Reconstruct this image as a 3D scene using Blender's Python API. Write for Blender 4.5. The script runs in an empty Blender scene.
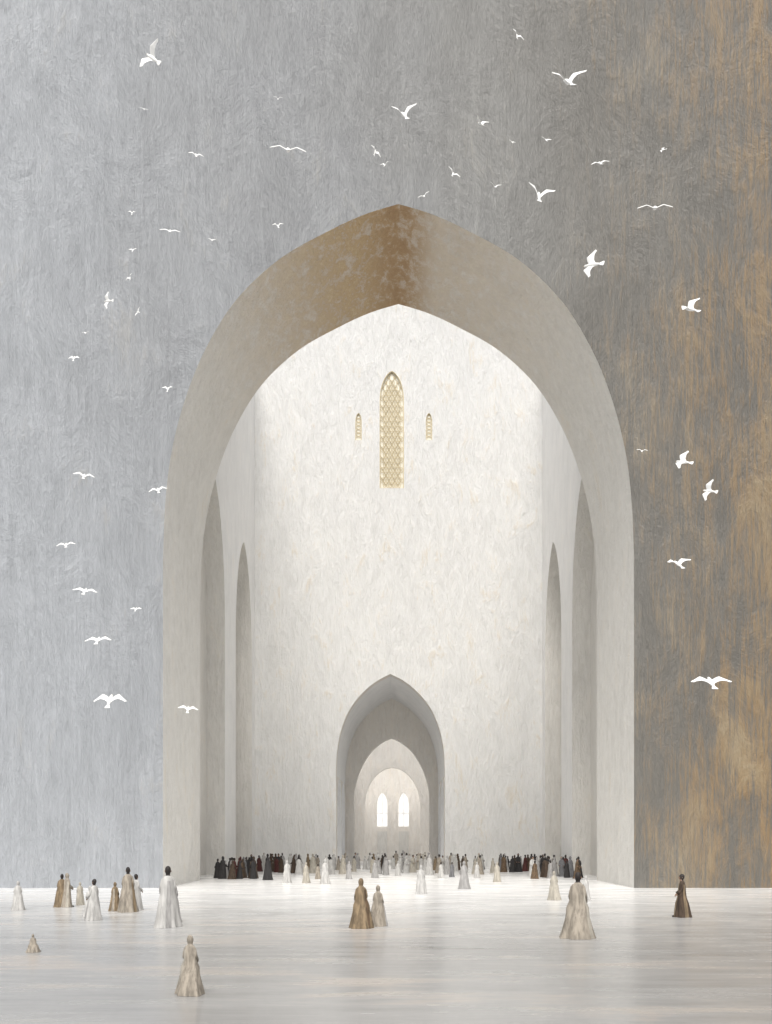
import bpy, math, random
from mathutils import Vector, Matrix, Euler
R = random.Random(7)
S = bpy.context.scene
CAM_H = 3.2; CAM_Y = -60.0; F = 900.0; VX = 398.5; VY = 840.0; T = 11.2

# ------------------------------------------------------------------ materials
def nt(name):
    m = bpy.data.materials.new(name); m.use_nodes = True
    t = m.node_tree; b = t.nodes["Principled BSDF"]
    return m, t, b
def N(t, typ, **kw):
    n = t.nodes.new(typ)
    for k, v in kw.items(): setattr(n, k, v)
    return n
def noise(t, vec, sx, sy, sz, scale=1.0, detail=4, rough=0.6, dist=0.0, off=(0,0,0)):
    mp = N(t, 'ShaderNodeMapping'); mp.inputs['Scale'].default_value = (sx, sy, sz)
    mp.inputs['Location'].default_value = off
    t.links.new(vec, mp.inputs['Vector'])
    n = N(t, 'ShaderNodeTexNoise'); n.inputs['Scale'].default_value = scale
    n.inputs['Detail'].default_value = detail; n.inputs['Roughness'].default_value = rough
    n.inputs['Distortion'].default_value = dist
    t.links.new(mp.outputs[0], n.inputs['Vector'])
    return n.outputs['Fac']
def strokes(t, vec, sx, sy, sz, off=(0,0,0)):
    """overlapping trowel / knife marks: random value per stretched voronoi cell"""
    mp = N(t, 'ShaderNodeMapping'); mp.inputs['Scale'].default_value = (sx, sy, sz); mp.inputs['Location'].default_value = off
    t.links.new(vec, mp.inputs['Vector'])
    v = N(t, 'ShaderNodeTexVoronoi'); v.inputs['Scale'].default_value = 1.0; v.inputs['Randomness'].default_value = 1.0
    t.links.new(mp.outputs[0], v.inputs['Vector'])
    s = N(t, 'ShaderNodeSeparateXYZ'); t.links.new(v.outputs['Color'], s.inputs[0])
    return s.outputs[0]
def ramp(t, fac, stops):
    r = N(t, 'ShaderNodeValToRGB'); e = r.color_ramp.elements
    while len(e) < len(stops): e.new(0.5)
    for i, (p, c) in enumerate(stops):
        e[i].position = p
        e[i].color = (c, c, c, 1) if isinstance(c, (int, float)) else (*c, 1)
    t.links.new(fac, r.inputs[0]); return r.outputs[0]
def mix(t, fac, a, b, mode='MIX'):
    m = N(t, 'ShaderNodeMix', data_type='RGBA', blend_type=mode)
    for sock, v in ((m.inputs[0], fac), (m.inputs[6], a), (m.inputs[7], b)):
        if isinstance(v, (int, float)): sock.default_value = v
        elif isinstance(v, tuple): sock.default_value = (*v, 1)
        else: t.links.new(v, sock)
    return m.outputs[2]
def math_(t, op, a, b=0.0, clamp=False):
    m = N(t, 'ShaderNodeMath', operation=op); m.use_clamp = clamp
    for s, v in ((m.inputs[0], a), (m.inputs[1], b)):
        if isinstance(v, (int, float)): s.default_value = v
        else: t.links.new(v, s)
    return m.outputs[0]
def mrange(t, v, a, b, c=0.0, d=1.0):
    m = N(t, 'ShaderNodeMapRange'); m.interpolation_type = 'SMOOTHSTEP'
    t.links.new(v, m.inputs[0])
    for i, x in enumerate((a, b, c, d)): m.inputs[i+1].default_value = x
    return m.outputs[0]
def bump(t, b, h, strength=0.4, dist=0.05):
    bp = N(t, 'ShaderNodeBump'); bp.inputs['Strength'].default_value = strength
    bp.inputs['Distance'].default_value = dist
    t.links.new(h, bp.inputs['Height']); t.links.new(bp.outputs[0], b.inputs['Normal'])
def coords(t):
    tc = N(t, 'ShaderNodeTexCoord'); sp = N(t, 'ShaderNodeSeparateXYZ')
    t.links.new(tc.outputs['Object'], sp.inputs[0]); return tc.outputs['Object'], sp.outputs

def mat_facade():
    m, t, b = nt("facade_patina_painted_light_plaster"); o, xyz = coords(t)
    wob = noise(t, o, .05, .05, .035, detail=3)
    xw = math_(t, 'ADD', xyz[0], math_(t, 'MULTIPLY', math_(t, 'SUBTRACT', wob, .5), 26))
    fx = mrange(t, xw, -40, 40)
    base = ramp(t, fx, [(0, (.45,.47,.495)), (.16, (.385,.40,.42)), (.36, (.315,.322,.33)), (.58, (.265,.262,.25)), (.78, (.19,.18,.16)), (1, (.17,.155,.132))])  # left-to-right fall of light painted into the base colour, pale to dark
    st = noise(t, o, 6, 6, .35, detail=5, rough=.74)
    st2 = noise(t, o, 1.1, 1.1, .10, detail=5, rough=.65, off=(4,2,9))
    pt = noise(t, o, .3, .3, .15, detail=6, rough=.75, dist=.5, off=(8,1,3))
    kn = strokes(t, o, 2.0, 2.0, .3)
    c = mix(t, 1.0, base, ramp(t, st, [(.25, .885), (.75, 1.115)]), 'MULTIPLY')
    c = mix(t, 1.0, c, ramp(t, st2, [(.3, .93), (.72, 1.07)]), 'MULTIPLY')
    c = mix(t, 1.0, c, ramp(t, pt, [(.3, .90), (.7, 1.1)]), 'MULTIPLY')
    c = mix(t, 1.0, c, ramp(t, kn, [(0, .965), (1, 1.035)]), 'MULTIPLY')
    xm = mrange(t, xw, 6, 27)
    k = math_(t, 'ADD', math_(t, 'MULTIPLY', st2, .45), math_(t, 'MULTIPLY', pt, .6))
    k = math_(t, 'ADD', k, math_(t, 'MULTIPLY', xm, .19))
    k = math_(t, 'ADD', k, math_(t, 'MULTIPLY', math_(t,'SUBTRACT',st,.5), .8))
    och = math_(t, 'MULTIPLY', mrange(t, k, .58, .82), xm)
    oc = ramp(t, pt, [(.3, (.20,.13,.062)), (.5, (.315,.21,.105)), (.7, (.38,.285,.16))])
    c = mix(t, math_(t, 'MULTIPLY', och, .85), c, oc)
    lx = mrange(t, math_(t,'ADD', pt, math_(t,'MULTIPLY', math_(t,'SUBTRACT',st,.5), .4)), .57, .72)
    c = mix(t, math_(t,'MULTIPLY', lx, .25), c, (.37,.335,.27))
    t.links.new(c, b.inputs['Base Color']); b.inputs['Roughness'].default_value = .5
    h = math_(t, 'ADD', math_(t, 'ADD', st, math_(t, 'MULTIPLY', pt, 1.5)), math_(t,'MULTIPLY',kn,.15))
    bump(t, b, h, 1.0, .2)
    return m
def mat_white(name, ca, cb, patina=0.0, stroke=(3.5,3.5,.7), bs=1.0, grime=.4):
    m, t, b = nt(name); o, xyz = coords(t)
    st = noise(t, o, *stroke, detail=5, rough=.74)
    pt = noise(t, o, .5, .5, .22, detail=6, rough=.75, dist=.5)
    kn = strokes(t, o, 1.6, 1.6, .6)
    c = mix(t, ramp(t, st, [(.3, 0.), (.7, 1.)]), ca, cb)
    c = mix(t, 1.0, c, ramp(t, pt, [(.3, .92), (.65, 1.03)]), 'MULTIPLY')
    c = mix(t, 1.0, c, ramp(t, kn, [(0, .965), (1, 1.01)]), 'MULTIPLY')
    gr = mrange(t, math_(t,'ADD', pt, math_(t,'MULTIPLY', math_(t,'SUBTRACT',st,.5), .5)), .54, .72)
    c = mix(t, math_(t,'MULTIPLY', gr, grime), c, (ca[0]*.90, ca[1]*.81, ca[2]*.68))
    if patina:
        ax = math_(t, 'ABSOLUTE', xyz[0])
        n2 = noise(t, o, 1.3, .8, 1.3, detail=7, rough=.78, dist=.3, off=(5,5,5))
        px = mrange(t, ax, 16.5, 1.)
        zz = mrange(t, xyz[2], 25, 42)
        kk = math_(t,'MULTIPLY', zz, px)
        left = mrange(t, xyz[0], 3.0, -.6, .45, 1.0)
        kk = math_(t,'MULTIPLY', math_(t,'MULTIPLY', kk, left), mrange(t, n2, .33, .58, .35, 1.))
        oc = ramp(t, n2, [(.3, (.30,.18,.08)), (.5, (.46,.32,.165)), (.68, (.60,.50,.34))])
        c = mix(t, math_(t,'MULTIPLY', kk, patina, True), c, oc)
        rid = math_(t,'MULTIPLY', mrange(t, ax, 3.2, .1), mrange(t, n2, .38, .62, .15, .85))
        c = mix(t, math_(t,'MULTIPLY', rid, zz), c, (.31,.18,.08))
    t.links.new(c, b.inputs['Base Color']); b.inputs['Roughness'].default_value = .6
    bump(t, b, math_(t, 'ADD', math_(t, 'ADD', st, math_(t, 'MULTIPLY', pt, 1.2)), math_(t,'MULTIPLY',kn,.15)), bs, .2)
    return m
def mat_floor():
    m, t, b = nt("pale_stone_floor"); o, xyz = coords(t)
    st = noise(t, o, .22, 1.1, 1, detail=5, rough=.64)
    pt = noise(t, o, .12, .25, 1, detail=6, rough=.68, dist=.6, off=(2,2,2))
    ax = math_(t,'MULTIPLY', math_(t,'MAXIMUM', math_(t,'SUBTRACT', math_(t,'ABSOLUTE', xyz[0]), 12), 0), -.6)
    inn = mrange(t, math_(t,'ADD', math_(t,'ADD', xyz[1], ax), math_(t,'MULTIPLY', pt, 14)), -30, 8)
    c = mix(t, inn, (.31,.308,.302), (.84,.838,.825))  # brightness painted in: floor whitens towards arch and court, bouncing light inside
    c = mix(t, 1., c, ramp(t, st, [(.3, .87), (.7, 1.1)]), 'MULTIPLY')
    c = mix(t, 1., c, ramp(t, pt, [(.3, .88), (.7, 1.1)]), 'MULTIPLY')
    w = mrange(t, math_(t,'ADD', pt, math_(t,'MULTIPLY', math_(t,'SUBTRACT',st,.5), .7)), .53, .70)
    c = mix(t, math_(t,'MULTIPLY', w, .38), c, (.43,.355,.29))
    t.links.new(c, b.inputs['Base Color'])
    t.links.new(ramp(t, st, [(.3, .14), (.7, .32)]), b.inputs['Roughness'])
    bump(t, b, st, .35, .03)
    return m
def mat_cloth(name, col, v=.3):
    m, t, b = nt(name); o, _ = coords(t)
    n = noise(t, o, 16, 16, 2.5, detail=4, rough=.65)
    d = tuple(x*(1-v) for x in col); l = tuple(min(.9, x*(1+v)) for x in col)
    t.links.new(mix(t, ramp(t, n, [(.38, 0.), (.62, 1.)]), d, l), b.inputs['Base Color'])
    b.inputs['Roughness'].default_value = .85
    bump(t, b, n, .5, .02)
    return m
def mat_plain(name, col, rough=.6, metal=0.):
    m, t, b = nt(name); o, _ = coords(t)
    n = noise(t, o, 6, 6, 6, detail=3)
    t.links.new(mix(t, n, tuple(x*.85 for x in col), tuple(min(1,x*1.12) for x in col)), b.inputs['Base Color'])
    b.inputs['Roughness'].default_value = rough; b.inputs['Metallic'].default_value = metal
    return m

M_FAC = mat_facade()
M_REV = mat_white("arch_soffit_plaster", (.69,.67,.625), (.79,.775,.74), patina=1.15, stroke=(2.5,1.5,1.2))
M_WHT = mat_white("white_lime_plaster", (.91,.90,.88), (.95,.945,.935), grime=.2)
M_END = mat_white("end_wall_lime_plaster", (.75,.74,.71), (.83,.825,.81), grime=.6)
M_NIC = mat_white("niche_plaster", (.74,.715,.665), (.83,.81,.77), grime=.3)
M_POR = mat_white("portal_plaster", (.84,.785,.71), (.91,.88,.83), grime=.3)
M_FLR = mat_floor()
M_GOLD = mat_plain("gilded_lattice", (.64,.53,.31), .5)
M_GLS = mat_plain("cream_glass_panel", (.86,.82,.70), .4)

# ------------------------------------------------------------------ mesh helpers
def mesh_obj(name, V, Fc, mats, mi=None, smooth=False, parent=None):
    me = bpy.data.meshes.new(name); me.from_pydata(V, [], Fc); me.validate(); me.update()
    for m in mats: me.materials.append(m)
    if mi and len(mi) == len(me.polygons):
        me.polygons.foreach_set('material_index', mi)
    if smooth: me.polygons.foreach_set('use_smooth', [True]*len(me.polygons))
    o = bpy.data.objects.new(name, me); S.collection.objects.link(o)
    if parent: o.parent = parent
    return o
def smooth_profile(P, n=6):
    out = []
    for i in range(len(P)-1):
        p0 = P[max(i-1,0)]; p1 = P[i]; p2 = P[i+1]; p3 = P[min(i+2,len(P)-1)]
        for k in range(n):
            s = k/n
            out.append(tuple(.5*((2*b)+(-a+c)*s+(2*a-5*b+4*c-d)*s*s+(-a+3*b-3*c+d)*s**3) for a,b,c,d in zip(p0,p1,p2,p3)))
    out.append(P[-1]); return out
def arch_pts(cx, half):
    h = smooth_profile(half)
    L = [(cx-dx, z) for dx, z in reversed(h)]; Rr = [(cx+dx, z) for dx, z in h[1:]]
    return L+Rr
def lancet(cx, hw, zs, za, n=10):
    out = []
    for i in range(n+1):
        s = i/n
        dx = hw*math.cos(s*math.pi/2)**.85 if s < 1 else 0
        out.append((dx, zs+(za-zs)*(math.sin(s*math.pi/2)*.55+s*.45)))
    L = [(cx-d, z) for d, z in out]; Rr = [(cx+d, z) for d, z in reversed(out[:-1])]
    return L+Rr
def itp(P, u):
    if u <= P[0][0]: return P[0][1]
    for a, b in zip(P, P[1:]):
        if u <= b[0]+1e-9: return a[1]+(b[1]-a[1])*(u-a[0])/(b[0]-a[0]) if b[0] > a[0] else b[1]
    return P[-1][1]
def wall(name, u0, u1, z0, H, ops, t, mp, mat, rmat, parent):
    V = []; Fc = []; MI = []
    def add(pts, mi):
        i = len(V); V.extend(mp(*p) for p in pts); Fc.append(tuple(range(i, i+len(pts)))); MI.append(mi)
    us = {u0, u1}
    for o in ops: us.update(p[0] for p in o['pts'])
    us = sorted(us)
    for a, b in zip(us, us[1:]):
        if b-a < 1e-6: continue
        mid = (a+b)/2
        cov = sorted([o for o in ops if o['pts'][0][0] < mid < o['pts'][-1][0]], key=lambda o: o['sill'])
        la, lb = z0, z0
        segs = []
        for o in cov:
            if o['sill'] > la+1e-6: segs.append((la, lb, o['sill'], o['sill']))
            la, lb = itp(o['pts'], a), itp(o['pts'], b)
        segs.append((la, lb, H, H))
        for (p, q, r, s) in segs:
            add([(a,0,p),(b,0,q),(b,0,s),(a,0,r)], 0)
            add([(a,t,p),(a,t,r),(b,t,s),(b,t,q)], 0)
    add([(u0,0,z0),(u0,0,H),(u0,t,H),(u0,t,z0)], 0); add([(u1,0,z0),(u1,t,z0),(u1,t,H),(u1,0,H)], 0)
    add([(u0,0,H),(u1,0,H),(u1,t,H),(u0,t,H)], 0)
    for o in ops:
        P = o['pts']
        for a, b in zip(P, P[1:]): add([(a[0],0,a[1]),(b[0],0,b[1]),(b[0],t,b[1]),(a[0],t,a[1])], 1)
        for e in (P[0], P[-1]): add([(e[0],0,o['sill']),(e[0],0,e[1]),(e[0],t,e[1]),(e[0],t,o['sill'])], 1)
        if o['sill'] > z0: add([(P[0][0],0,o['sill']),(P[-1][0],0,o['sill']),(P[-1][0],t,o['sill']),(P[0][0],t,o['sill'])], 1)
    return mesh_obj(name, V, Fc, [mat, rmat], MI, parent=parent)
def box(name, a, b, mat, parent):
    x0,y0,z0 = a; x1,y1,z1 = b
    V = [(x,y,z) for x in (x0,x1) for y in (y0,y1) for z in (z0,z1)]
    Fc = [(0,1,3,2),(4,6,7,5),(0,4,5,1),(2,3,7,6),(0,2,6,4),(1,5,7,3)]
    return mesh_obj(name, V, Fc, [mat], parent=parent)
def tube(V, Fc, pts, r, n=6, closed=False):
    rings = []
    m = len(pts)
    for i, p in enumerate(pts):
        p = Vector(p)
        a = Vector(pts[(i-1) % m] if (i > 0 or closed) else pts[i]); b = Vector(pts[(i+1) % m] if (i < m-1 or closed) else pts[i])
        d = (b-a).normalized(); up = Vector((0,1,0)) if abs(d.y) < .9 else Vector((1,0,0))
        s = d.cross(up).normalized(); w = s.cross(d)
        rr = r[i] if isinstance(r, (list, tuple)) else r
        i0 = len(V)
        for k in range(n):
            an = 2*math.pi*k/n; V.append(tuple(p+(s*math.cos(an)+w*math.sin(an))*rr))
        rings.append(i0)
    c0 = len(Fc)
    for i in range(m if closed else m-1):
        a, b = rings[i], rings[(i+1) % m]
        for k in range(n): Fc.append((a+k, a+(k+1)%n, b+(k+1)%n, b+k))
    if not closed:
        Fc.append(tuple(rings[0]+k for k in range(n))[::-1]); Fc.append(tuple(rings[-1]+k for k in range(n)))
    return len(Fc)-c0

# ------------------------------------------------------------------ ground
g = 3000
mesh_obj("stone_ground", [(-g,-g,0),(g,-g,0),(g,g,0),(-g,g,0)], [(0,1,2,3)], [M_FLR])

# ------------------------------------------------------------------ building
B = bpy.data.objects.new("monumental_arch_mosque", None); S.collection.objects.link(B)
zf = lambda y: CAM_H+(VY-y)/15.0
half = [(0,204),(34,214.5),(70,231),(119,259),(162,299.5),(192,347),(212,395),(226,447),(233,500),(235.5,560)]
main = arch_pts(0, [(dx/15.0, zf(y)) for dx, y in half])
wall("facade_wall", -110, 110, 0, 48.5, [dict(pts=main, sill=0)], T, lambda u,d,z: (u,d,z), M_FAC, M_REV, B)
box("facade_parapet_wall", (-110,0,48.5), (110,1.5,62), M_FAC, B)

CW = 16.05; YB = 40.5  # roof left off this chamber so sky light whitens its walls
n1 = lancet(18.0, 5.2, 23.5, 35.4); n2 = lancet(33.6, 4.9, 23, 34.2)
nops = [dict(pts=n1, sill=0), dict(pts=n2, sill=0)]
for sgn, nm in ((-1,"court_west_wall"), (1,"court_east_wall")):
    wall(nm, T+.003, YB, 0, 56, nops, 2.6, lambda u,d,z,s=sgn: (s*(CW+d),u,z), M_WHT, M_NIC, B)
    for q in (18.0, 33.6):
        a, b = sorted((sgn*(CW+1.7), sgn*(CW+2.1)))
        box("niche_panel", (a, q-5.3, 0), (b, q+5.3, 36), M_NIC, B)

PX = -0.9; k = (60+YB)/F
zb = lambda y: CAM_H+(VY-y)*k
phalf = [(0,674),(12,680),(26,691),(40,708),(49,729),(53.5,752),(54.5,775)]
portal = arch_pts(PX, [(dx*k, zb(y)) for dx, y in phalf])
WX = -0.75
win = lancet(WX, 1.32, zb(400), zb(371), 10); wsill = zb(488)
sl1 = lancet((358.5-VX)*k, .34, zb(422), zb(413), 6); sl2 = lancet((429-VX)*k, .34, zb(422), zb(413), 6); ssill = zb(440)
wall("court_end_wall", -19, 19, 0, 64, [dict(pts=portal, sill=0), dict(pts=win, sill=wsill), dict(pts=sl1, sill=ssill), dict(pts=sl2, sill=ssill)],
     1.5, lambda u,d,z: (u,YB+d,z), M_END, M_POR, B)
box("window_panel", (WX-1.5, YB+.24, wsill-.3), (WX+1.5, YB+.4, zb(369)), M_GLS, B)
for c in ((358.5-VX)*k, (429-VX)*k):
    box("slit_panel", (c-.4, YB+.16, ssill-.2), (c+.4, YB+.3, zb(412)), M_GLS, B)
V = []; Fc = []
def rim(P, sill, y, r):
    pts = [(P[0][0], y, sill)]+[(u, y, z) for u, z in P]+[(P[-1][0], y, sill)]
    tube(V, Fc, pts, r, 5, True)
rim(win, wsill, YB+.05, .06); rim(sl1, ssill, YB+.03, .035); rim(sl2, ssill, YB+.03, .035)
def inside(u, z, m=.0):
    return win[0][0]+m < u < win[-1][0]-m and wsill+m < z < itp(win, u)-m
sp = .66; j = 0; z = wsill+.35
while z < zb(371):
    for i in range(-3, 4):
        u = WX+(i+(.5 if j % 2 else 0))*sp
        for rr, th in ((.30,.024),(.13,.022)):
            ring = [(u+rr*math.cos(a*math.pi/6), YB+.17, z+rr*math.sin(a*math.pi/6)) for a in range(12)]
            if all(inside(p[0], p[2]) for p in ring): tube(V, Fc, ring, th, 4, True)
        for dx, dz in ((.5,.87),(-.5,.87)):
            e = (u+dx*sp, z+dz*sp)
            if inside(u, z) and inside(*e): tube(V, Fc, [(u,YB+.2,z),(e[0],YB+.2,e[1])], .02, 4)
    z += sp*.87; j += 1
for c, P in (((358.5-VX)*k, sl1), ((429-VX)*k, sl2)):
    zz = ssill+.3
    while zz < zb(415):
        tube(V, Fc, [(c-.3,YB+.1,zz),(c+.3,YB+.1,zz+.3)], .025, 4); tube(V, Fc, [(c+.3,YB+.1,zz),(c-.3,YB+.1,zz+.3)], .025, 4); zz += .4
mesh_obj("window_lattice", V, Fc, [M_GOLD], parent=B)

# portal passage (side openings enlarged, inner hall left unroofed, to let daylight in)
PW = 54.5*k; zs = zb(775)
Y1 = YB+1.5; Y2 = 58.0
for sgn in (-1, 1):
    wall("passage_side_wall", Y1+.003, Y2, 0, zs, [dict(pts=lancet(46.6, 3.6, 7.2, 10.8), sill=0), dict(pts=lancet(54, 3.4, 7.2, 10.8), sill=0)], .9,
         lambda u,d,z,s=sgn: (PX+s*(PW+d),u,z), M_POR, M_WHT, B)
V = []; Fc = []
for (u, z) in portal: V += [(u,Y1,z),(u,Y2,z)]
for i in range(len(portal)-1): Fc.append((2*i,2*i+1,2*i+3,2*i+2))
mesh_obj("passage_vault", V, Fc, [M_WHT], parent=B)
a2 = arch_pts(PX, [(0,16.6),(1.4,15.9),(2.9,14.5),(4.1,12.4),(4.75,10.4),(4.95,9.0)])
wall("passage_cross_arch", PX-8, PX+8, 0, 21.8, [dict(pts=a2, sill=0)], 1.0, lambda u,d,z: (u,Y2+.003+d,z), M_POR, M_POR, B)
for sgn in (-1, 1):
    wall("inner_hall_side_wall", Y2+1.01, 88, 0, 15.5, [dict(pts=lancet(65, 4, 8, 11.5), sill=0), dict(pts=lancet(82, 3, 7, 10.5), sill=0)], 1, lambda u,d,z,s=sgn: (PX+s*(6.4+d),u,z), M_WHT, M_POR, B)
a3 = arch_pts(PX, [(0,14.2),(1.4,13.8),(2.8,12.6),(3.8,10.8),(4.2,9.0)])
wall("inner_hall_cross_arch", PX-6.39, PX+6.39, 0, 22, [dict(pts=a3, sill=0)], 1.2, lambda u,d,z: (u,76+d,z), M_POR, M_POR, B)
wl = lancet(PX-1.75, .85, 8.8, 10.9); wr = lancet(PX+1.75, .85, 8.8, 10.9)
wall("inner_hall_end_wall", PX-6.39, PX+6.39, 0, 17, [dict(pts=wl, sill=5.4), dict(pts=wr, sill=5.4)], .8, lambda u,d,z: (u,87+d,z), M_POR, M_WHT, B)
V = []; Fc = []
for c in (PX-1.75, PX+1.75):
    tube(V, Fc, [(c-.85,87.4,7.6),(c+.85,87.4,7.6)], .05, 4)
    tube(V, Fc, [(c,87.4,5.4),(c,87.4,10.7)], .04, 4)
mesh_obj("end_window_bars", V, Fc, [M_WHT], parent=B)
for c in (PX-1.75, PX+1.75):
    box("door_leaf", (c-.8, 86.9, 0.01), (c+.8, 86.98, 4.6), M_NIC, B)
box("added_window_backdrop", (-40,104,0), (40,105,22), M_WHT, None)  # added white wall, catches the sun so the end windows look bright

# ------------------------------------------------------------------ people
SKIN = mat_plain("skin", (.28,.175,.12)); HAIR = mat_plain("dark_hair", (.022,.017,.015), .7)
CL = {
 'white': mat_cloth("white_robe", (.44,.43,.41), .2), 'grey': mat_cloth("grey_robe", (.31,.30,.29), .22),
 'cream': mat_cloth("cream_robe", (.38,.35,.295), .22), 'beige': mat_cloth("beige_robe", (.28,.245,.20), .35),
 'tan': mat_cloth("tan_robe", (.19,.14,.085), .42), 'brown': mat_cloth("brown_robe", (.11,.072,.042), .5),
 'dark': mat_cloth("black_robe", (.025,.023,.023), .3), 'umber': mat_cloth("umber_robe", (.055,.036,.023), .4),
 'red': mat_cloth("dark_red_robe", (.07,.02,.017), .3), 'slate': mat_cloth("slate_robe", (.15,.15,.155), .3)}
def person_geo(rnd, hood, flare=1.0, seg=20, fine=True, lean=0.0, seated=False, gait=0.0):
    V = []; Fc = []; SL = []
    ph = rnd.uniform(0, 6); kf = rnd.choice((5,6,7)); kf2 = rnd.choice((9,11))
    hem = .175*flare
    P = [(0.0,hem,hem*.86,-.02,0),(.03,hem*.97,hem*.84,-.02,0),(.16,hem*.86,hem*.74,-.014,0),(.32,.045+hem*.54,.04+hem*.46,-.008,0),(.46,.03+hem*.55,.102,-.002,0),
         (.58,.116,.092,0,0),(.68,.108,.082,.0,0),(.755,.098,.070,0,0),(.795,.082,.060,0,0),(.822,.060,.050,0,0),(.840,.044,.042,.004,0)]
    if seated:
        P = [(z*.62 if z < .6 else z-.22, rx*1.35 if z < .5 else rx*1.2, ry*1.6 if z < .5 else ry*1.2, yo, s) for z,rx,ry,yo,s in P]
    zt = P[-1][0]-.840
    if hood: hd = [(.852,.042,.044,.006,1),(.87,.046,.051,.006,1),(.90,.051,.060,.006,1),(.93,.051,.062,.004,1),(.962,.043,.052,0,1),(.985,.028,.034,-.004,1),(1.0,.008,.010,-.006,1)]
    else: hd = [(.852,.032,.035,.006,2),(.868,.034,.042,.012,2),(.885,.040,.052,.012,2),(.91,.044,.058,.008,1),(.935,.046,.060,.005,1),(.965,.042,.054,.002,1),(.988,.028,.036,0,1),(1.0,.008,.010,0,1)]
    P = P+[(z+zt,rx,ry,yo,s) for z,rx,ry,yo,s in hd]
    rings = []
    for z, rx, ry, yo, s in P:
        i0 = len(V); f = max(0, 1-z/.78)
        for q in range(seg):
            a = 2*math.pi*q/seg
            m = 1+f*(.11*math.sin(kf*a+ph+z*2.5)+.07*math.sin(kf2*a-ph-z*3))
            V.append((rx*m*math.cos(a)+lean*z*.3+gait*f*.03*math.sin(a), ry*m*math.sin(a)+yo+(gait*.05*f*math.cos(a)), max(0.0, z)+(.006*math.sin(3*a+ph) if 0 < z < .05 else 0)))
        rings.append((i0, s))
    for (a, s0), (b, s1) in zip(rings, rings[1:]):
        for q in range(seg):
            Fc.append((a+q, a+(q+1)%seg, b+(q+1)%seg, b+q))
            an = 2*math.pi*(q+.5)/seg
            sl = s1
            if s1 == 1 and hood and math.sin(an) > .72 and .87+zt < V[a][2] < .94+zt: sl = 2
            if s1 == 0 and math.sin(an) > .9: sl = 3
            if s1 == 0 and math.cos(2*an+ph) > .86 and zt == 0 and V[a][2] < .7: sl = 3
            if s1 == 2 and not hood and math.sin(an) < .0: sl = 1
            if s1 == 1 and not hood and math.sin(an) > .6 and V[a][2] < .93+zt: sl = 2
            SL.append(sl)
    Fc.append(tuple(rings[-1][0]+q for q in range(seg))); SL.append(1)
    dz = zt
    for sx in (-1, 1):
        fwd = rnd.uniform(.05,.12); hx = rnd.uniform(.04,.10)
        pts = [(sx*.055,0,.80+dz),(sx*.082,.0,.762+dz),(sx*.098,-.004,.69+dz),(sx*.106,.004,.625+dz),(sx*(.106+hx)/2,fwd*.7+.02,.575+dz),(sx*hx,fwd+.03,.54+dz)]
        if lean: pts = [(x+lean*z*.3,y,z) for x,y,z in pts]
        n = tube(V, Fc, pts, [.026,.029,.030,.033,.038,.042], 8 if fine else 5); SL += [0]*n
        e = Vector(pts[-1]); d = (e-Vector(pts[-2])).normalized()
        n = tube(V, Fc, [e-d*.03, e+d*.012, e+d*.035, e+d*.05], [.014,.015,.019,.013], 6 if fine else 4); SL += [2]*n
        if fine:
            s = d.cross(Vector((0,0,1))).normalized()
            for o_, Lf in ((-.015,.034),(-.005,.042),(.005,.040),(.014,.032)):
                b0 = e+d*.045+s*o_; dn = Vector((0,0,-1))
                n = tube(V, Fc, [b0, b0+d*Lf*.55, b0+d*Lf*.85+dn*Lf*.3], [.0055,.005,.0035], 5); SL += [2]*n
            b0 = e+d*.02+s*(-.018*sx)
            n = tube(V, Fc, [b0, b0-s*sx*.014+d*.012, b0-s*sx*.018+d*.03], [.006,.0055,.004], 5); SL += [2]*n
    if fine:
        cx = lean*.3*.9
        n = tube(V, Fc, [(cx,.064,.925+dz),(cx,.074,.908+dz),(cx,.066,.900+dz)], [.004,.008,.006], 5); SL += [2]*n
        for sx in (-1,1):
            n = tube(V, Fc, [(cx+sx*.013,.064,.926+dz),(cx+sx*.021,.061,.926+dz)], .0035, 5); SL += [4]*n
            if not hood:
                n = tube(V, Fc, [(cx+sx*.045,.0,.925+dz),(cx+sx*.050,-.004,.915+dz),(cx+sx*.045,.002,.898+dz)], [.005,.008,.005], 5); SL += [2]*n
            n = tube(V, Fc, [(sx*.05,hem*.5,.018),(sx*.05,hem*.5+.10,.014)], [.022,.018], 6); SL += [4]*n
        n = tube(V, Fc, [(cx-.012,.062,.886+dz),(cx+.012,.062,.886+dz)], .003, 5); SL += [4]*n
    return V, Fc, SL
def put_person(x, top, base, col, head='hood', yaw=0, flare=1., lean=0, seated=False, trim=None):
    D = CAM_H*F/(base-VY); H = (base-top)*D/F
    hood = head == 'hood'
    V, Fc, SL = person_geo(R, hood, flare, 36, True, lean, seated, R.uniform(-1,1))
    if seated: H /= .78
    hm = HAIR if head == 'dark' else CL[col if hood else head] 
    o = mesh_obj("robed_person", V, Fc, [CL[col], hm, SKIN, CL[trim or col], HAIR], SL, smooth=True)
    o.scale = (H*1.02, H*1.02, H); o.rotation_euler = (0,0,math.radians(yaw))
    o.location = ((x-VX)*D/F, CAM_Y+D, 0.004)
    return o
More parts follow.
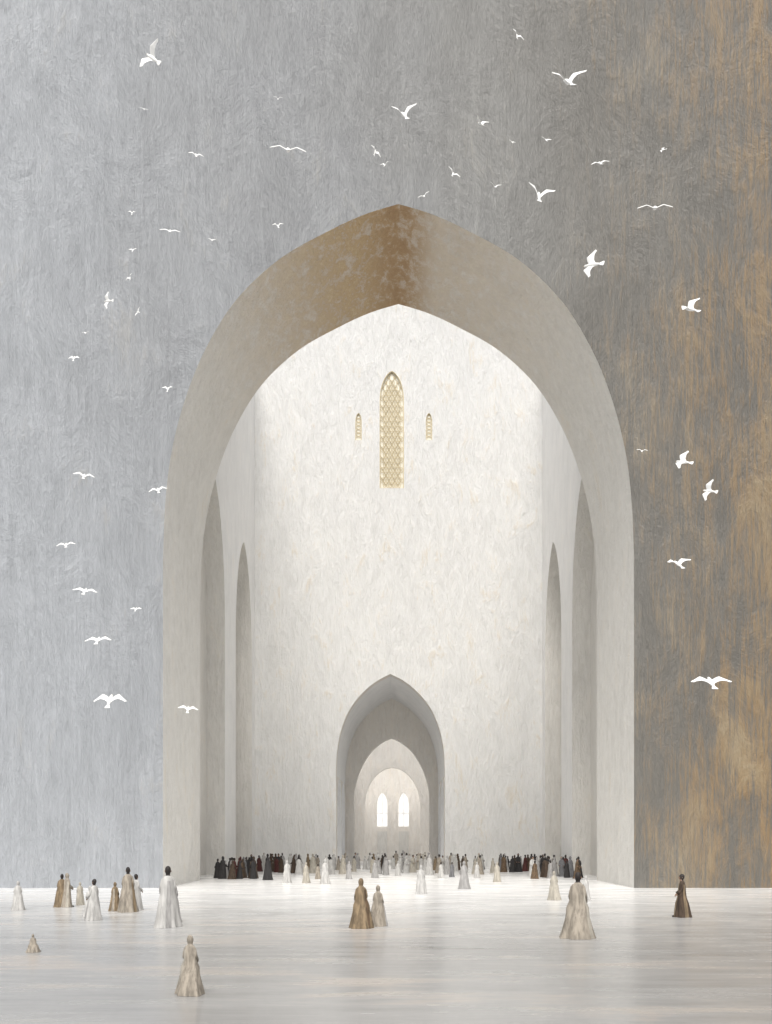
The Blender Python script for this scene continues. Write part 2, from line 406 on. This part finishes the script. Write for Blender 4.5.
PP = [(18,881,910,'white','hood',20,1.25),(61,874,907,'tan','dark',10,1.15,.1,'brown'),(67,873,907,'beige','hood',-30,1.1,0,'cream'),(80,882,905,'cream','hood',30,1.1),
 (93,879,920,'white','dark',60,1.2,.15,'grey'),(90,886,917,'white','hood',10,1.2),(115,882,911,'tan','hood',-10,1.1,0,'beige'),(128,867,912,'beige','dark',10,1.15,0,'tan'),(136,874,910,'white','dark',-30,1.),
 (168,866,927,'white','dark',20,1.15,0,'grey'),(172,878,922,'grey','hood',0,1.2,0,'white'),(190,935,994,'beige','hood',-15,1.5,0,'cream'),
 (361,878,928,'tan','hood',15,1.3,0,'brown'),(378,885,926,'beige','hood',-20,1.25,0,'grey'),(421,865,894,'white','hood',0,1.15),
 (464,861,889,'grey','hood',10,1.2),(325,859,884,'white','hood',0,1.1),(577,872,938,'beige','dark',-15,1.4,.05,'cream'),(586,876,901,'white','hood',30,1.1),
 (554,871,900,'cream','hood',0,1.25),(682,874,917,'umber','dark',75,1.3,0,'tan'),(287,860,883,'white','hood',0,1.1),(306,862,883,'cream','hood',30,1.2),
 (349,861,879,'grey','hood',-30,1.2),(375,860,878,'grey','hood',0,1.1),(497,862,882,'cream','hood',0,1.1),(477,862,878,'white','hood',0,1.1),(268,857,880,'dark','hood',0,1.2),
 (398,861,876,'white','hood',0,1.1),(318,864,879,'beige','dark',0,1.1),(441,862,878,'white','dark',0,1.1),(452,862,877,'slate','dark',0,1.)]
for p in PP:
    put_person(p[0],p[1],p[2],p[3],p[4],p[5],p[6],(p[7] if len(p)>7 else 0),False,(p[8] if len(p)>8 else None))
put_person(33,934,952,'beige','hood',20,1.2,0,True,'cream')
names = ['white','grey','cream','beige','tan','brown','dark','umber','red','slate']
slotmats = [CL[n] for n in names]+[SKIN, HAIR]
V = []; Fc = []; MI = []; placed = []
def crowd(xa, xb, da, db, n, pal):
    c = 0; tries = 0
    while c < n and tries < n*30:
        tries += 1
        D = R.uniform(da, db); X = (R.uniform(xa, xb)-VX)*D/F
        if abs(X) > 15.3 or (D > 99.5 and abs(X-PX) > 4.3): continue
        if any((X-a)**2+(D-b)**2 < .55 for a, b in placed): continue
        placed.append((X, D)); c += 1
        hood = R.random() < .6
        v, f, s = person_geo(R, hood, R.uniform(.9,1.3), 12, False, R.uniform(-.1,.1))
        h = R.uniform(1.45, 1.88); ya = R.uniform(-1, 1) if R.random() < .7 else R.uniform(-3.1,3.1)
        col = names.index(R.choice(pal)); hc = col if hood else 11
        i0 = len(V); cc, ss = math.cos(ya), math.sin(ya)
        V.extend((X+h*(x*cc-y*ss)*1.1, CAM_Y+D+h*(x*ss+y*cc)*1.1, z*h+.004) for x, y, z in v)
        Fc.extend(tuple(i0+q for q in ff) for ff in f)
        MI.extend({0:col,1:hc,2:10,3:col,4:11}[q] for q in s)
DK = ['dark','dark','umber','umber','slate','brown','red','grey','dark','white']
LT = ['white','white','white','grey','cream','cream','beige','white']
crowd(204, 255, 73, 86, 28, DK); crowd(215, 300, 86, 99, 26, DK+['grey','white','white'])
crowd(532, 590, 74, 88, 24, DK+['grey']); crowd(500, 560, 88, 99, 18, DK+['white','grey','white','cream'])
crowd(285, 540, 82, 99, 36, LT); crowd(345, 438, 99, 118, 18, LT+['slate'])
crowd(300, 520, 95, 99.4, 32, LT+['dark','umber','tan'])
mesh_obj("crowd_of_people", V, Fc, slotmats, MI, smooth=True)

# ------------------------------------------------------------------ birds
M_BIRD = mat_plain("white_feathers", (.82,.82,.80), .6); M_BEAK = mat_plain("beak", (.5,.35,.15), .5)
def bird(x, y, px, roll=0, pitch=35, yaw=0, a1=25, a2=-15):
    px *= .94
    span = min(1.15, max(.42, px/17.0)); D = min(57.5, F*span/px); span = px*D/F
    V = []; Fc = []; SL = []
    body = [(-.30,.006,.004),(-.22,.034,.020),(-.12,.052,.042),(0,.062,.056),(.10,.053,.050),(.17,.037,.036),(.205,.038,.036),(.24,.030,.028),(.262,.010,.011)]
    rg = []
    for yy, rx, rz in body:
        rg.append(len(V))
        for q in range(10): V.append((rx*math.cos(q*math.pi/5), yy, rz*math.sin(q*math.pi/5)))
    for a, b in zip(rg, rg[1:]):
        for q in range(10): Fc.append((a+q,a+(q+1)%10,b+(q+1)%10,b+q)); SL.append(0)
    n = tube(V, Fc, [(0,.255,0),(0,.28,-.002),(0,.30,-.008)], [.010,.007,.002], 5); SL += [1]*n
    i = len(V)
    V += [(-.025,-.20,.0),(.025,-.20,.0),(-.085,-.37,0),(-.04,-.40,.004),(0,-.385,0),(.04,-.40,.004),(.085,-.37,0)]
    V += [(a,b,c-.010) for a,b,c in V[i:i+7]]
    for f in ((0,2,3),(0,3,4),(0,4,1),(1,4,5),(1,5,6)): Fc.append(tuple(i+q for q in f)); Fc.append(tuple(i+7+q for q in f)[::-1]); SL += [0,0]
    A1, A2 = math.radians(a1), math.radians(a2)
    for sx in (-1, 1):
        st = []
        for s in (0,.12,.24,.36,.46,.60,.74,.88,1.0):
            Lq = s*.5
            if Lq < .22: X, Z = .03+Lq*math.cos(A1), Lq*math.sin(A1)
            else: X, Z = .03+.22*math.cos(A1)+(Lq-.22)*math.cos(A2), .22*math.sin(A1)+(Lq-.22)*math.sin(A2)
            lead = .10+.10*math.sin(min(s/.46,1)*math.pi/2)-max(0,s-.46)*.40
            ch = .225-.02*s-(.165*max(0,s-.46)/.54)-(.03 if s > .95 else 0)
            st.append((sx*X, lead, lead-ch-(.022 if int(s*20)%2 else 0), Z))
        i = len(V)
        for X, l, tr, Z in st:
            V += [(X,l,Z),(X,(l*2+tr)/3,Z+.014),(X,tr,Z),(X,(l*2+tr)/3,Z-.010)]
        for q in range(len(st)-1):
            for e in range(4):
                Fc.append((i+q*4+e, i+q*4+(e+1)%4, i+q*4+4+(e+1)%4, i+q*4+4+e)); SL.append(0)
        e = i+(len(st)-1)*4; Fc.append((e,e+1,e+2,e+3)); SL.append(0)
    o = mesh_obj("white_bird", V, Fc, [M_BIRD, M_BEAK], SL, smooth=False)
    o.scale = (span,)*3
    o.rotation_euler = (Matrix.Rotation(math.radians(-roll),3,'Y') @ Matrix.Rotation(math.radians(yaw),3,'Z') @ Matrix.Rotation(math.radians(pitch),3,'X')).to_euler()
    o.location = ((x-VX)*D/F, CAM_Y+D, CAM_H+(VY-y)*D/F)
BB = [(152,58,34,50,75,-10,30,20),(568,82,42,12,50,10,38,15),(517,36,16,-20,55,30,35,0),(404,115,32,15,55,10,45,25),(481,124,20,10,50,40,40,20),(278,99,10,0),(144,109,8,0),
 (288,150,38,-3,38,5,20,-14),(196,155,16,0,50,20,20,-10),(375,152,15,-30,60,40,30,0),(385,165,11,0),(546,140,12,0,50,20),(600,163,19,10,45,0,15,-10),(663,150,11,60),(512,142,8,0),
 (453,174,16,-30,50,20,35,10),(424,196,13,20),(495,187,14,0,40,20,40,20),(539,196,34,-10,55,10,45,25),(655,208,36,-5,36,-10,20,-14),(592,265,34,75,60,10,20,-5),
 (690,309,32,40,55,20,40,5),(132,213,8,0),(170,231,21,0,40,10,12,-8),(212,240,8,0),(278,226,13,10),(133,250,9,0),(130,278,11,30),(108,301,18,85,70,0,20,0),(138,312,10,60),
 (86,333,9,0),(74,358,12,0),(168,389,12,0),(84,476,22,-5,38,15,25,-12),(158,490,20,15,45,10,20,-15),(66,545,20,10,38,10,22,-15),(85,591,25,-5,36,5,14,-10),(136,609,12,0),
 (98,640,28,3,36,0,14,-14),(110,700,36,0,45,0,20,-22),(188,709,21,-5,38,10,20,-10),(642,451,12,-10,35),(683,462,28,60,60,20,30,0),(709,491,24,70,60,0,25,0),(678,564,29,10,42,15,30,5),(711,682,42,0,36,0,16,-8)]
for b in BB:
    if len(b) < 8:
        b = tuple(b)+(R.uniform(40,65), R.uniform(-35,35), R.uniform(10,45), R.uniform(-20,15))[len(b)-4:]
    bird(*b)

# ------------------------------------------------------------------ light
EL = math.radians(58); AZ = math.radians(5)
sd = Vector((-math.sin(AZ)*math.cos(EL), -math.cos(AZ)*math.cos(EL), math.sin(EL)))
L = bpy.data.lights.new("sun", 'SUN'); L.energy = 3.1; L.angle = math.radians(28); L.color = (1,.97,.925)
lo = bpy.data.objects.new("sun", L); S.collection.objects.link(lo); lo.rotation_euler = sd.to_track_quat('Z','Y').to_euler()
W = bpy.data.worlds.new("World"); S.world = W; W.use_nodes = True; t = W.node_tree
sk = t.nodes.new('ShaderNodeTexSky'); sk.sky_type = 'NISHITA'; sk.sun_disc = False
sk.sun_elevation = EL; sk.sun_rotation = math.atan2(sd.x, sd.y); sk.dust_density = 4; sk.air_density = 1.0
hs = t.nodes.new('ShaderNodeHueSaturation'); hs.inputs['Saturation'].default_value = .2
t.links.new(sk.outputs[0], hs.inputs['Color']); t.links.new(hs.outputs[0], t.nodes['Background'].inputs[0])
t.nodes['Background'].inputs[1].default_value = .15

# ------------------------------------------------------------------ camera
C = bpy.data.cameras.new("camera"); co = bpy.data.objects.new("camera", C); S.collection.objects.link(co); S.camera = co
co.location = (0, CAM_Y, CAM_H); co.rotation_euler = (math.pi/2, 0, 0)
C.sensor_fit = 'VERTICAL'; C.sensor_height = 36; C.lens = F/1024*36
C.shift_y = (VY-512)/1024; C.shift_x = -(VX-386)/1024; C.clip_end = 6000
S.view_settings.view_transform = 'Standard'; S.view_settings.look = 'None'; S.view_settings.exposure = 0
